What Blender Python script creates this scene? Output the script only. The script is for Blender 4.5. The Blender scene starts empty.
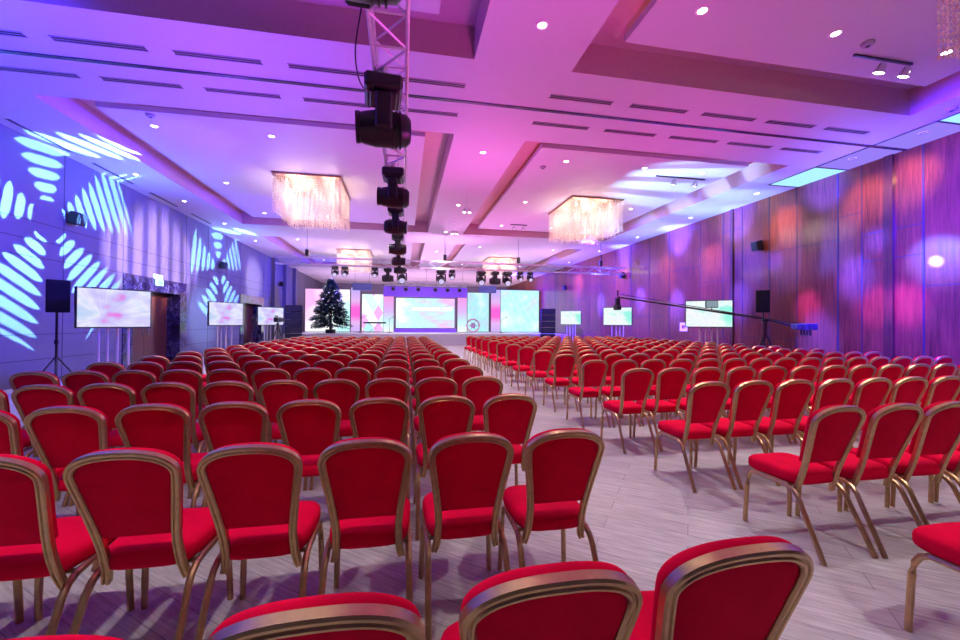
import bpy, math, random
from mathutils import Vector, Matrix
random.seed(7)
S = bpy.context.scene
COL = S.collection
PI = math.pi
# ------------------------------------------------------------------ camera
F, YAW, PIT, ROL, HC = 404.0, 0.18724, 0.00844, 0.0061755, 1.40
Rz = Matrix(((math.cos(YAW), -math.sin(YAW), 0), (math.sin(YAW), math.cos(YAW), 0), (0, 0, 1)))
Rx = Matrix(((1, 0, 0), (0, math.cos(PIT), math.sin(PIT)), (0, -math.sin(PIT), math.cos(PIT))))
Ry = Matrix(((math.cos(ROL), 0, math.sin(ROL)), (0, 1, 0), (-math.sin(ROL), 0, math.cos(ROL))))
M = Ry @ Rx @ Rz
cd = bpy.data.cameras.new('camera'); cam = bpy.data.objects.new('camera', cd); COL.objects.link(cam)
cd.sensor_width = 36; cd.lens = F / 960 * 36; cd.clip_end = 200; cd.clip_start = 0.05
r, f, u = M[0], M[1], M[2]
cam.matrix_world = Matrix(((r[0], u[0], -f[0], 0), (r[1], u[1], -f[1], 0), (r[2], u[2], -f[2], HC), (0, 0, 0, 1)))
S.camera = cam
def scr(P):
    q = M @ (Vector(P) - Vector((0, 0, HC)))
    return (480 + F * q[0] / q[1], 320 - F * q[2] / q[1], q[1])

# ------------------------------------------------------------------ helpers
class MB:
    def __init__(s): s.v = []; s.f = []
    def add(s, vs, fs):
        o = len(s.v); s.v += [tuple(p) for p in vs]; s.f += [tuple(i + o for i in q) for q in fs]; return s
    def box(s, c, d, rot=None, b=0.0):
        hx, hy, hz = d[0] / 2, d[1] / 2, d[2] / 2
        if b <= 0:
            vs = [Vector((x * hx, y * hy, z * hz)) for x in (-1, 1) for y in (-1, 1) for z in (-1, 1)]
            fs = [(0, 1, 3, 2), (4, 6, 7, 5), (0, 4, 5, 1), (2, 3, 7, 6), (0, 2, 6, 4), (1, 5, 7, 3)]
        else:
            vs = []; fs = []; idx = {}
            for x in (-1, 1):
                for y in (-1, 1):
                    for z in (-1, 1):
                        for a in range(3):
                            p = [x * (hx - b), y * (hy - b), z * (hz - b)]
                            p[a] = (x, y, z)[a] * (hx, hy, hz)[a]
                            idx[(x, y, z, a)] = len(vs); vs.append(Vector(p))
            P = (-1, 1)
            for sgn in P:
                q = [(sgn, -1, -1, 0), (sgn, 1, -1, 0), (sgn, 1, 1, 0), (sgn, -1, 1, 0)]; fs.append([idx[k] for k in (q if sgn > 0 else q[::-1])])
                q = [(-1, sgn, -1, 1), (-1, sgn, 1, 1), (1, sgn, 1, 1), (1, sgn, -1, 1)]; fs.append([idx[k] for k in (q if sgn > 0 else q[::-1])])
                q = [(-1, -1, sgn, 2), (1, -1, sgn, 2), (1, 1, sgn, 2), (-1, 1, sgn, 2)]; fs.append([idx[k] for k in (q if sgn > 0 else q[::-1])])
            for x in P:
                for y in P:
                    q = [(x, y, -1, 0), (x, y, -1, 1), (x, y, 1, 1), (x, y, 1, 0)]; fs.append([idx[k] for k in (q if x * y > 0 else q[::-1])])
                for z in P:
                    q = [(x, -1, z, 0), (x, 1, z, 0), (x, 1, z, 2), (x, -1, z, 2)]; fs.append([idx[k] for k in (q if x * z > 0 else q[::-1])])
            for y in P:
                for z in P:
                    q = [(-1, y, z, 1), (-1, y, z, 2), (1, y, z, 2), (1, y, z, 1)]; fs.append([idx[k] for k in (q if y * z > 0 else q[::-1])])
            for x in P:
                for y in P:
                    for z in P:
                        q = [idx[(x, y, z, a)] for a in range(3)]; fs.append(q if x * y * z > 0 else q[::-1])
        if rot: vs = [rot @ p for p in vs]
        return s.add([p + Vector(c) for p in vs], fs)
    def sweep(s, pts, prof, ups=None, up=(0, 0, 1), cap=True, closed=False):
        """prof: list of (a,b) offsets along side and up"""
        pts = [Vector(p) for p in pts]; n = len(pts); k = len(prof); vs = []
        for i, p in enumerate(pts):
            if closed: t = pts[(i + 1) % n] - pts[i - 1]
            else: t = pts[min(i + 1, n - 1)] - pts[max(i - 1, 0)]
            t.normalize()
            U = Vector(ups[i]) if ups else Vector(up)
            if abs(t.dot(U)) > .98 and not ups: U = Vector((1, 0, 0)) if abs(t.x) < .9 else Vector((0, 1, 0))
            sd = t.cross(U).normalized(); U = sd.cross(t).normalized()
            vs += [p + sd * a + U * b for a, b in prof]
        fs = []
        for i in range(n if closed else n - 1):
            j = (i + 1) % n
            for q in range(k):
                w = (q + 1) % k
                fs.append((i * k + q, i * k + w, j * k + w, j * k + q))
        if cap and not closed:
            fs.append(tuple(range(k))[::-1]); fs.append(tuple((n - 1) * k + q for q in range(k)))
        return s.add(vs, fs)
    def tube(s, pts, r, n=8, closed=False):
        return s.sweep(pts, [(r * math.cos(2 * PI * i / n), r * math.sin(2 * PI * i / n)) for i in range(n)], closed=closed)
    def lathe(s, prof, c=(0, 0, 0), n=20, rot=None):
        vs = []; fs = []; k = len(prof)
        for i in range(n):
            a = 2 * PI * i / n
            for (rr, z) in prof:
                p = Vector((rr * math.cos(a), rr * math.sin(a), z))
                if rot: p = rot @ p
                vs.append(p + Vector(c))
        for i in range(n):
            j = (i + 1) % n
            for q in range(k - 1): fs.append((i * k + q, j * k + q, j * k + q + 1, i * k + q + 1))
        if prof[0][0] > 1e-6: fs.append(tuple(i * k for i in range(n))[::-1])
        if prof[-1][0] > 1e-6: fs.append(tuple(i * k + k - 1 for i in range(n)))
        return s.add(vs, fs)
    def loft(s, rings, cap=True):
        k = len(rings[0]); vs = [p for R in rings for p in R]; fs = []
        for i in range(len(rings) - 1):
            for q in range(k):
                w = (q + 1) % k
                fs.append((i * k + q, i * k + w, (i + 1) * k + w, (i + 1) * k + q))
        if cap:
            fs.append(tuple(range(k))[::-1]); o = (len(rings) - 1) * k; fs.append(tuple(o + q for q in range(k)))
        return s.add(vs, fs)
    def mesh(s, name, mat, smooth=False):
        me = bpy.data.meshes.new(name); me.from_pydata(s.v, [], s.f); me.update()
        if mat: me.materials.append(mat)
        if smooth:
            me.shade_smooth()
            try: me.set_sharp_from_angle(angle=math.radians(38))
            except Exception: pass
        return me
    def build(s, name, mat, parent=None, smooth=False, label=None):
        return link(name, s.mesh(name, mat, smooth), parent, label)
def link(name, me, parent=None, label=None):
    o = bpy.data.objects.new(name, me); COL.objects.link(o)
    if parent: o.parent = parent
    if label: o['label'] = label
    return o
def tag(o, label, cat, group=None, kind=None):
    o['label'] = label; o['category'] = cat
    if group: o['group'] = group
    if kind: o['kind'] = kind
    return o
def thing(name, label, cat, loc=(0, 0, 0), rz=0, group=None):
    o = bpy.data.objects.new(name, None); COL.objects.link(o); o.empty_display_size = .1
    o.location = loc; o.rotation_euler = (0, 0, rz)
    return tag(o, label, cat, group)
def struct(name, mb, mat, smooth=False):
    o = mb.build(name, mat, None, smooth) if isinstance(mb, MB) else link(name, mb)
    o['kind'] = 'structure'; return o
def kids(o): return CH.get(o.name, [])
CH = {}
def dup(root, loc, rz, label=None, group=None, rot=None):
    c = root.copy(); COL.objects.link(c); c.location = loc
    c.rotation_euler = rot if rot else (0, 0, rz)
    if label: c['label'] = label
    if group: c['group'] = group
    def rec(a, b):
        for ch in a.children:
            d = ch.copy(); COL.objects.link(d); d.parent = b; rec(ch, d)
    rec(root, c); return c
def rot_z(a): return Matrix.Rotation(a, 3, 'Z')
def rot_x(a): return Matrix.Rotation(a, 3, 'X')
def rot_y(a): return Matrix.Rotation(a, 3, 'Y')
ORD = ['aisle', 'second', 'third', 'fourth', 'fifth', 'sixth', 'seventh', 'eighth', 'ninth', 'tenth', 'eleventh', 'twelfth', 'thirteenth', 'fourteenth', 'fifteenth', 'sixteenth', 'seventeenth', 'eighteenth']
OR1 = ['first'] + ORD[1:]

# ------------------------------------------------------------------ materials
class NT:
    def __init__(s, tree): s.t = tree; s.n = tree.nodes; s.l = tree.links
    def node(s, ty, **kw):
        n = s.n.new(ty)
        for k, v in kw.items(): setattr(n, k, v)
        return n
    def set(s, sock, v):
        if isinstance(v, bpy.types.NodeSocket): s.l.new(v, sock)
        else: sock.default_value = v
    def m(s, op, a, b=0.0, c=None):
        n = s.node('ShaderNodeMath', operation=op); s.set(n.inputs[0], a); s.set(n.inputs[1], b)
        if c is not None: s.set(n.inputs[2], c)
        return n.outputs[0]
    def ramp(s, fac, stops, mode='LINEAR'):
        n = s.node('ShaderNodeValToRGB'); n.color_ramp.interpolation = mode
        e = n.color_ramp.elements
        while len(e) < len(stops): e.new(.5)
        for i, (p, c) in enumerate(stops): e[i].position = p; e[i].color = (*c, 1)
        s.set(n.inputs[0], fac); return n.outputs[0]
    def mix(s, fac, a, b, mode='MIX'):
        n = s.node('ShaderNodeMix', data_type='RGBA', blend_type=mode); s.set(n.inputs[0], fac)
        for k, v in ((6, a), (7, b)): s.set(n.inputs[k], (*v, 1) if isinstance(v, tuple) else v)
        return n.outputs[2]
    def noise(s, vec, scale, detail=3, rough=.5):
        n = s.node('ShaderNodeTexNoise'); s.set(n.inputs['Vector'], vec)
        n.inputs['Scale'].default_value = scale; n.inputs['Detail'].default_value = detail; n.inputs['Roughness'].default_value = rough
        return n.outputs['Fac']
    def mapping(s, vec, scale=(1, 1, 1), rot=(0, 0, 0), loc=(0, 0, 0)):
        n = s.node('ShaderNodeMapping'); s.set(n.inputs[0], vec)
        n.inputs[1].default_value = loc; n.inputs[2].default_value = rot; n.inputs[3].default_value = scale
        return n.outputs[0]
    def coord(s, k='Object'): return s.node('ShaderNodeTexCoord').outputs[k]
    def sep(s, v):
        n = s.node('ShaderNodeSeparateXYZ'); s.set(n.inputs[0], v); return n.outputs
def mat(name, color, rough=.5, metal=0, noise=0, nscale=20, spec=.5, bump=0, coat=0, emit=None, es=0, sheen=0, trans=0):
    m = bpy.data.materials.new(name); m.use_nodes = True; t = NT(m.node_tree)
    b = m.node_tree.nodes['Principled BSDF']
    b.inputs['Base Color'].default_value = (*color, 1); b.inputs['Roughness'].default_value = rough
    b.inputs['Metallic'].default_value = metal; b.inputs['Specular IOR Level'].default_value = spec
    b.inputs['Coat Weight'].default_value = coat; b.inputs['Coat Roughness'].default_value = .08
    b.inputs['Sheen Weight'].default_value = sheen; b.inputs['Transmission Weight'].default_value = trans
    if noise:
        fz = t.noise(t.coord(), nscale, 3)
        lo = tuple(x * (1 - noise) for x in color); hi = tuple(min(1, x * (1 + noise)) for x in color)
        c = t.ramp(fz, [(.3, lo), (.7, hi)]); t.l.new(c, b.inputs['Base Color'])
        if bump:
            bn = t.node('ShaderNodeBump'); bn.inputs['Strength'].default_value = bump; bn.inputs['Distance'].default_value = .01
            t.l.new(fz, bn.inputs['Height']); t.l.new(bn.outputs[0], b.inputs['Normal'])
    if emit: b.inputs['Emission Color'].default_value = (*emit, 1); b.inputs['Emission Strength'].default_value = es
    return m
red = mat('red_velour', (.80, .001, .042), .85, noise=.10, nscale=6, spec=.08)
gold = mat('gold_metal', (.56, .37, .19), .34, metal=.9, noise=.1, nscale=30)
black = mat('black_plastic', (.016, .016, .022), .35, noise=.2, nscale=30)
blackfab = mat('black_grille', (.02, .02, .028), .7, noise=.3, nscale=200)
chrome = mat('chrome_metal', (.75, .76, .8), .22, metal=1, noise=.05)
alu = mat('truss_aluminium', (.78, .78, .82), .4, metal=.45, noise=.08)
ceilm = mat('ceiling_paint', (.55, .53, .56), .6, noise=.015, nscale=2)
slotm = mat('slot_dark', (.03, .02, .035), .6, noise=.2)
marble = mat('dark_marble', (.03, .03, .06), .12, coat=.5)
def _marble():
    t = NT(marble.node_tree); b = t.n['Principled BSDF']
    v = t.noise(t.coord(), 2.2, 8, .7)
    w = t.m('ABSOLUTE', t.m('SUBTRACT', v, .5))
    t.l.new(t.ramp(w, [(.0, (.16, .17, .30)), (.014, (.035, .035, .08)), (.1, (.012, .012, .035))]), b.inputs['Base Color'])
_marble()
def wood_mat(name, c0, c1, rough, axis_scale=(9, 9, .5), coat=.6):
    m = mat(name, c0, rough, coat=coat); t = NT(m.node_tree); b = t.n['Principled BSDF']
    v = t.mapping(t.coord(), axis_scale)
    n = t.noise(v, 3.0, 6, .6)
    pv = t.noise(t.mapping(t.coord(), (.6, .7, .25)), 1.4, 1)
    k = t.m('ADD', t.m('MULTIPLY', n, .7), t.m('MULTIPLY', pv, .4))
    t.l.new(t.ramp(k, [(.35, c0), (.72, c1)]), b.inputs['Base Color'])
    b.inputs['Coat Roughness'].default_value = .10; b.inputs['Specular IOR Level'].default_value = .3
    return m
cherry = wood_mat('cherry_panel', (.06, .014, .009), (.24, .058, .028), .34, coat=.3)
cherry_dark = wood_mat('cherry_dark', (.045, .014, .012), (.11, .035, .022), .3)
doorwood = wood_mat('door_wood', (.07, .018, .012), (.16, .045, .022), .35)
panelm = mat('pale_wall_panel', (.135, .13, .185), .5, noise=.05, nscale=1.5)
groove = mat('groove_dark', (.07, .06, .09), .7, noise=.1)
def floor_mat():
    m = mat('grey_plank_floor', (.5, .47, .47), .38, spec=.35); t = NT(m.node_tree); b = t.n['Principled BSDF']
    co = t.mapping(t.coord(), (1, 1, 1), (0, 0, math.radians(38)))
    br = t.node('ShaderNodeTexBrick'); t.l.new(co, br.inputs['Vector'])
    br.inputs['Scale'].default_value = 1; br.inputs['Brick Width'].default_value = 1.4; br.inputs['Row Height'].default_value = .16
    br.inputs['Mortar Size'].default_value = .0025; br.offset = .37
    br.inputs['Color1'].default_value = (.72, .70, .69, 1); br.inputs['Color2'].default_value = (.62, .60, .595, 1); br.inputs['Mortar'].default_value = (.36, .34, .35, 1)
    st = t.noise(t.mapping(co, (2.0, 26, 1)), 2.2, 5, .65)
    c = t.mix(.75, br.outputs['Color'], t.ramp(st, [(.36, (.52, .50, .49)), (.62, (1.0, .98, .97))]), 'MULTIPLY')
    bl = t.noise(co, .8, 4, .6)
    c = t.mix(.35, c, t.ramp(bl, [(.3, (.72, .7, .71)), (.7, (1, 1, 1))]), 'MULTIPLY')
    t.l.new(c, b.inputs['Base Color']); t.l.new(t.ramp(st, [(.3, (.3,) * 3), (.7, (.5,) * 3)]), b.inputs['Roughness'])
    return m
floorm = floor_mat()
def emis(name, c, s):
    m = bpy.data.materials.new(name); m.use_nodes = True; t = NT(m.node_tree)
    t.n.remove(t.n['Principled BSDF']); e = t.node('ShaderNodeEmission'); e.inputs[0].default_value = (*c, 1); e.inputs[1].default_value = s
    t.l.new(e.outputs[0], t.n['Material Output'].inputs[0]); return m
lampw = emis('lamp_white', (1, .93, .9), 14)
lampwarm = emis('lamp_warm', (1, .8, .65), 5)
panelcyan = emis('panel_cyan', (.35, .72, 1.0), 1.3)
panellav = emis('panel_lavender', (.34, .22, 1.0), .95)
coveE = emis('cove_led', (1, .18, .10), 3.0)
coveB = emis('cove_led_violet', (.45, .12, 1), 1.5)
def screen_mat(name, kind=0, strength=1.25, seed=0.0):
    """abstract pastel light streak picture; generated from object x,z scaled to -1..1"""
    m = bpy.data.materials.new(name); m.use_nodes = True; t = NT(m.node_tree)
    t.n.remove(t.n['Principled BSDF']); e = t.node('ShaderNodeEmission'); e.inputs[1].default_value = strength
    g = t.coord('Generated'); x, y, z = t.sep(g)
    X = t.m('SUBTRACT', t.m('MULTIPLY', x, 2), 1); Z = t.m('SUBTRACT', t.m('MULTIPLY', z, 2), 1)
    comb = t.node('ShaderNodeCombineXYZ'); t.set(comb.inputs[0], X); t.set(comb.inputs[1], Z); comb.inputs[2].default_value = seed
    P = comb.outputs[0]
    ang = t.m('ARCTAN2', t.m('ADD', Z, .55), t.m('ADD', X, .35))
    rr = t.noise(t.mapping(ang if False else P, (.8, .8, 1)), 1.1, 2)
    c2 = t.node('ShaderNodeCombineXYZ'); t.set(c2.inputs[0], t.m('MULTIPLY', ang, 2.2)); c2.inputs[2].default_value = seed
    st = t.noise(c2.outputs[0], 2.6, 3)
    if kind == 0:      # TVs left: white violet with magenta blob
        base = t.ramp(rr, [(.27, (.85, .22, .8)), (.34, (.66, .6, .98)), (.48, (.86, .88, 1)), (.6, (.62, .74, .95)), (.7, (.5, .7, .95))])
        base = t.mix(.55, base, t.ramp(st, [(.35, (.68, .6, 1)), (.5, (1, .96, 1)), (.62, (.75, .82, 1))]), 'MULTIPLY')
    elif kind == 1:    # TVs right: cyan / white
        base = t.ramp(rr, [(.35, (.35, .95, .8)), (.47, (.9, 1, 1)), (.6, (.95, .95, 1)), (.7, (.4, .75, 1))])
        base = t.mix(.4, base, t.ramp(st, [(.35, (.55, .85, 1)), (.55, (1, 1, 1))]), 'MULTIPLY')
    elif kind == 2:    # main
        base = t.ramp(t.m('ADD', rr, t.m('MULTIPLY', X, .16)), [(.3, (1, .99, 1)), (.43, (.62, 1, .98)), (.55, (.55, .88, 1)), (.7, (.85, .5, 1))])
        base = t.mix(.5, base, t.ramp(st, [(.35, (.65, .85, 1)), (.5, (1, 1, 1)), (.62, (.85, .8, 1))]), 'MULTIPLY')
    elif kind == 3:    # big side screen: cyan diagonal grid
        d = t.m('FRACT', t.m('ADD', t.m('MULTIPLY', X, 1.4), t.m('MULTIPLY', Z, -2.2)))
        d2 = t.m('FRACT', t.m('ADD', t.m('MULTIPLY', X, 2.8), t.m('MULTIPLY', Z, 1.6)))
        k = t.m('MAXIMUM', t.m('GREATER_THAN', d, .93), t.m('GREATER_THAN', d2, .93))
        base = t.ramp(rr, [(.3, (.62, .72, 1)), (.5, (.45, .93, .98)), (.7, (.85, 1, 1))])
        base = t.mix(t.m('MULTIPLY', k, .45), base, (.9, 1, 1))
    elif kind == 4:    # left stage screen: pink corner, white glow
        base = t.ramp(t.m('ADD', rr, t.m('MULTIPLY', t.m('SUBTRACT', X, Z), .22)), [(.2, (.98, .45, .85)), (.42, (.95, .8, 1)), (.6, (1, 1, 1)), (.85, (.5, .95, .95))])
    elif kind == 5:    # diamonds
        a = t.m('FLOOR', t.m('MULTIPLY', t.m('ADD', X, Z), 1.15)); b = t.m('FLOOR', t.m('MULTIPLY', t.m('SUBTRACT', X, Z), 1.15))
        h = t.m('FRACT', t.m('MULTIPLY', t.m('SINE', t.m('ADD', t.m('MULTIPLY', a, 12.9), t.m('MULTIPLY', b, 78.2))), 43.7))
        base = t.ramp(h, [(.0, (.95, .45, .95)), (.3, (.7, .98, .98)), (.6, (.98, 1, 1)), (.85, (.45, .85, .95))], 'CONSTANT')
    elif kind == 6:    # magenta column
        q = t.m('SUBTRACT', 1, t.m('MULTIPLY', t.m('ABSOLUTE', t.m('ADD', Z, .1)), 1.1))
        base = t.ramp(q, [(.0, (.62, .45, .98)), (.45, (.85, .5, .95)), (.8, (1, .15, .75))])
    else:              # white cyan column
        base = t.ramp(z, [(.0, (.98, 1, 1)), (.3, (.6, .95, 1)), (.6, (.8, .5, 1)), (1, (.95, .35, .85))])
    t.l.new(base, e.inputs[0]); t.l.new(e.outputs[0], t.n['Material Output'].inputs[0]); return m

# ------------------------------------------------------------------ room
XL, XR, H = -7.87, 10.9, 5.3
YB, YF = 42.0, -5.0
struct('floor', MB().box(((XL + XR) / 2, (YB + YF) / 2, -.05), (XR - XL, YB - YF, .1)), floorm)
xs = [XL, -6.32, 1.0, 2.52, 9.2, XR]
ys = [YF, -3.4, 5.85, 8.25, 17.5, 19.8, 29.0, YB]
c = MB(); rec = MB()
holes = []
for i in range(5):
    for j in range(7):
        x0, x1, y0, y1 = xs[i], xs[i + 1], ys[j], ys[j + 1]
        if i in (1, 3) and j in (1, 3, 5):
            holes.append((x0, x1, y0, y1))
            zt = 5.78
            v = [(x0, y0, H), (x1, y0, H), (x1, y1, H), (x0, y1, H), (x0, y0, zt), (x1, y0, zt), (x1, y1, zt), (x0, y1, zt)]
            rec.add(v, [(0, 1, 5, 4), (1, 2, 6, 5), (2, 3, 7, 6), (3, 0, 4, 7), (4, 5, 6, 7)])
        else: c.add([(x0, y0, H), (x1, y0, H), (x1, y1, H), (x0, y1, H)], [(0, 1, 2, 3)])
struct('ceiling', c, ceilm)
struct('trim_1', rec, mat('recess_bronze_paint', (.50, .33, .36), .5, noise=.04))  # shade inside the trays is put into this darker colour
n = 2
for (x0, x1, y0, y1) in holes:
    a = .57
    o = struct('trim_%d' % n, MB().box(((x0 + x1) / 2, (y0 + y1) / 2, 5.50), (x1 - x0 - 2 * a, y1 - y0 - 2 * a, .10)), ceilm); n += 1
    led = MB(); e = a + .10
    for (cx, cy, sx, sy) in ((x0 + e, (y0 + y1) / 2, .03, y1 - y0 - 2 * e), (x1 - e, (y0 + y1) / 2, .03, y1 - y0 - 2 * e),
                             ((x0 + x1) / 2, y0 + e, x1 - x0 - 2 * e, .03), ((x0 + x1) / 2, y1 - e, x1 - x0 - 2 * e, .03)):
        led.box((cx, cy, 5.565), (sx, sy, .02))
    struct('trim_%d' % n, led, coveE if x0 > 0 or y0 > 6 else coveB); n += 1
# movable-wall track across the ceiling and panel grid by the right wall
struct('trim_%d' % n, MB().box(((XL + XR) / 2, 7.0, H - .008), (XR - XL, .07, .016)), mat('track_metal', (.10, .08, .16), .25, metal=.7, noise=.1)); n += 1
g = MB()
g.box((9.93, 4.0, H - .006), (.03, 11.0, .012))
for y in (-1.5, 1.0, 3.4, 5.9, 8.2, 9.5): g.box((10.41, y, H - .006), (.97, .03, .012))
struct('trim_%d' % n, g, slotm); n += 1
# walls
def wall_grid(axisx, sgn, mt, name, zt=H):
    pass
wl = MB()
# left wall with two door recesses
D1 = (13.2, 16.6); D2 = (21.6, 25.0); DZ = 2.78
wx = XL
segs = [(YF, D1[0], 0, H), (D1[0], D1[1], DZ, H), (D1[1], D2[0], 0, H), (D2[0], D2[1], DZ, H), (D2[1], YB, 0, H)]
for (y0, y1, z0, z1) in segs: wl.box((wx - .45, (y0 + y1) / 2, (z0 + z1) / 2), (.9, y1 - y0, z1 - z0))
struct('wall_left', wl, panelm)
gl = MB()
for z in (.55, 1.1, 2.78, 3.15, 3.55):
    for (y0, y1, z0, z1) in segs:
        if z0 - .01 <= z: gl.box((wx + .003, (y0 + y1) / 2, z), (.006, y1 - y0, .018))
for y in (3.2, 6.2, 9.2, 11.15, 13.2, 16.6, 18.3, 20.0, 21.6, 25.0, 27, 29, 31, 33, 35, 37, 39):
    z0 = DZ if y in D1 + D2 else 0
    gl.box((wx + .003, y, (z0 + H) / 2), (.006, .018, H - z0))
struct('trim_%d' % n, gl, groove); n += 1
wr = MB().box((XR + .1, (YB + YF) / 2, H / 2), (.2, YB - YF, H))
struct('wall_right', wr, cherry)
gr = MB()
py = [1.2, 2.6, 4.0, 5.35, 6.7, 7.88, 8.43, 9.53, 10.4, 11.4, 12.2, 13.3, 15.1, 16.5, 18, 19.5, 21, 22.5, 24, 26, 28, 30, 32, 34, 36, 38, 40]
for i, y in enumerate(py): gr.box((XR - .004, y, H / 2), (.008, .022 if i % 2 else .035, H))
random.seed(3)
for i in range(len(py) - 1):
    for z in random.sample([1.0, 1.75, 2.25, 2.95, 3.6, 4.15, 4.6], (1, 2, 1)[i % 3]):
        gr.box((XR - .003, (py[i] + py[i + 1]) / 2, z), (.006, py[i + 1] - py[i], .016))
struct('trim_%d' % n, gr, slotm); n += 1
# darker pilaster strips
dk = MB(); dk.box((XR - .03, 7.31, H / 2), (.06, .18, H)); dk.box((XR - .03, 3.3, H / 2), (.06, .2, H)); dk.box((XR - .03, 11.8, H / 2), (.06, .12, H))
struct('trim_%d' % n, dk, cherry_dark); n += 1
struct('wall_back', MB().box(((XL + XR) / 2, YB + .1, H / 2), (XR - XL, .2, H)), panelm)
struct('wall_front', MB().box(((XL + XR) / 2, YF - .1, H / 2), (XR - XL, .2, H)), panelm)
# pilasters on the far part of the left wall
pl = MB()
for y in (26.6, 29.0, 31.4): pl.box((XL + .1, y, H / 2), (.2, .5, H))
struct('trim_%d' % n, pl, panelm); n += 1
for k, (y0, y1) in enumerate((D1, D2)):
    fr = MB(); w = .42
    fr.box((wx - .28, (y0 + y1) / 2, DZ - w / 2), (.62, y1 - y0, w))
    for yy in (y0 + w / 2, y1 - w / 2): fr.box((wx - .28, yy, (DZ - w) / 2), (.62, w, DZ - w))
    struct('trim_%d' % n, fr, marble); n += 1
    dr = MB(); dw = (y1 - y0 - 2 * w) / 2
    for s in (0, 1): dr.box((wx - .42, y0 + w + dw * (s + .5), (DZ - w) / 2), (.05, dw - .008, DZ - w), b=.004)
    d = struct('door_%d' % (k + 1), dr, doorwood)
    hd = MB()
    for s in (-1, 1):
        yy = (y0 + y1) / 2 + s * .12
        hd.tube([(wx - .39, yy, .95), (wx - .34, yy, .95), (wx - .34, yy, 1.35), (wx - .39, yy, 1.35)], .012)
    hd.build('door_handle', chrome, d, True)
# ------------------------------------------------------------------ chair
CHG = 'red and gold banquet chairs set out in rows'
def chair_parts():
    P = {}
    # seat
    def ring(z, ins, sc=1.0):
        pts = []
        for i in range(28):
            a = 2 * PI * i / 28; ca, sa = math.cos(a), math.sin(a)
            e = .45
            x = math.copysign(abs(ca) ** e, ca); y = math.copysign(abs(sa) ** e, sa)
            hw = .198 - .012 * (1 - y) / 2 * 2 * .9
            pts.append(Vector((x * (hw - ins), .032 + y * (.198 - ins), z + .004 * y)))
        return pts
    m = MB().loft([ring(.388, .03), ring(.39, .012), ring(.398, .003), ring(.412, 0), ring(.438, 0), ring(.452, .004), ring(.463, .014), ring(.470, .035), ring(.4735, .07), ring(.475, .12)])
    P['seat'] = m.mesh('seat', red, True)
    # back outline in (u, v)
    def bp(u, v, d=0):   # d>0 = forward
        y = -.168 - .30 * v - .06 * v * v; z = .452 + v * .975
        nrm = Vector((0, 1, .33)).normalized()
        # slight wrap around the sitter
        return Vector((u, y, z)) + nrm * (d + .35 * u * u)
    def outline(off=0.0, n=14):
        side = [(.150, .085), (.155, .13), (.163, .19), (.172, .25), (.181, .31), (.1865, .35)]
        R = [(w + off, v) for w, v in side]
        arc = []
        for i in range(1, n * 2):
            a = PI * i / (2 * n)
            cu, su = math.cos(a), math.sin(a)
            arc.append((math.copysign(abs(cu) ** .86, cu) * (.189 + off), .362 + (.112 + off) * su ** .92))
        L = [(-u, v) for u, v in R[::-1]]
        return R + arc + L
    fr = outline(-.012)
    path = [bp(u, v) for u, v in fr]
    lo = [bp(.150, -.075), bp(.140, -.045)]
    path = [bp(.150, -.13), bp(.143, -.105), bp(.136, -.06), bp(.134, .01), bp(.135, .05)] + path + [bp(-.135, .05), bp(-.134, .01), bp(-.136, -.06), bp(-.143, -.105), bp(-.150, -.13)]
    ups = [(0, 1, .33)] * len(path)
    prof = [(a * 1.1, b_ * 1.08) for a, b_ in [(-.0145, -.010), (-.010, -.0145), (-.004, -.0145), (-.001, -.010), (.002, -.010), (.005, -.0145), (.010, -.0145), (.0145, -.009), (.0145, .009), (-.0145, .009)]]
    P['back_frame'] = MB().sweep(path, prof, ups=ups).mesh('back_frame', gold, True)
    # cushion
    def cr(off, d, vb=.085):
        o = outline(off)
        return [bp(u, v if v > vb + .003 else vb + (.012 if d > .045 else 0), d) for u, v in o]
    def crs(s, d):
        o = outline(-.004); return [bp(u * s, .26 + (v - .26) * s, d) for u, v in o]
    o = MB()
    rings = [crs(.3, -.006), crs(.8, -.006), crs(.89, -.004), cr(-.022, .002), cr(-.008, .010), cr(-.004, .016), cr(-.002, .026), cr(-.006, .038), cr(-.016, .047), crs(.82, .054), crs(.5, .058)]
    o.loft(rings)
    P['backrest'] = o.mesh('backrest', red, True)
    for s, nm in ((1, 'r'), (-1, 'l')):
        fl = [(s * .191, .205, 0), (s * .188, .200, .12), (s * .183, .195, .27), (s * .181, .185, .325), (s * .180, .165, .36), (s * .180, .135, .378)]
        ra = [(s * .180, .135, .378), (s * .180, .06, .380), (s * .180, -.06, .378), (s * .180, -.115, .371)]
        re = [(s * .180, -.115, .371), (s * .181, -.155, .352), (s * .182, -.185, .318), (s * .184, -.215, .255), (s * .187, -.285, .12), (s * .190, -.345, 0)]
        P['leg_f' + nm] = MB().tube(fl, .0148, 8).mesh('leg', gold, True)
        P['leg_r' + nm] = MB().tube(re, .0148, 8).mesh('leg', gold, True)
        P['rail_' + nm] = MB().tube(ra, .0148, 8).mesh('side_rail', gold, True)
    sf = MB()
    for y in (.13, -.10): sf.tube([(-.18, y, .376), (.18, y, .376)], .010, 6)
    sf.tube([(0, -.10, .376), (0, .13, .376)], .010, 6)
    P['seat_frame'] = sf.mesh('seat_frame', gold, True)
    return P
CP = chair_parts()
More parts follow.
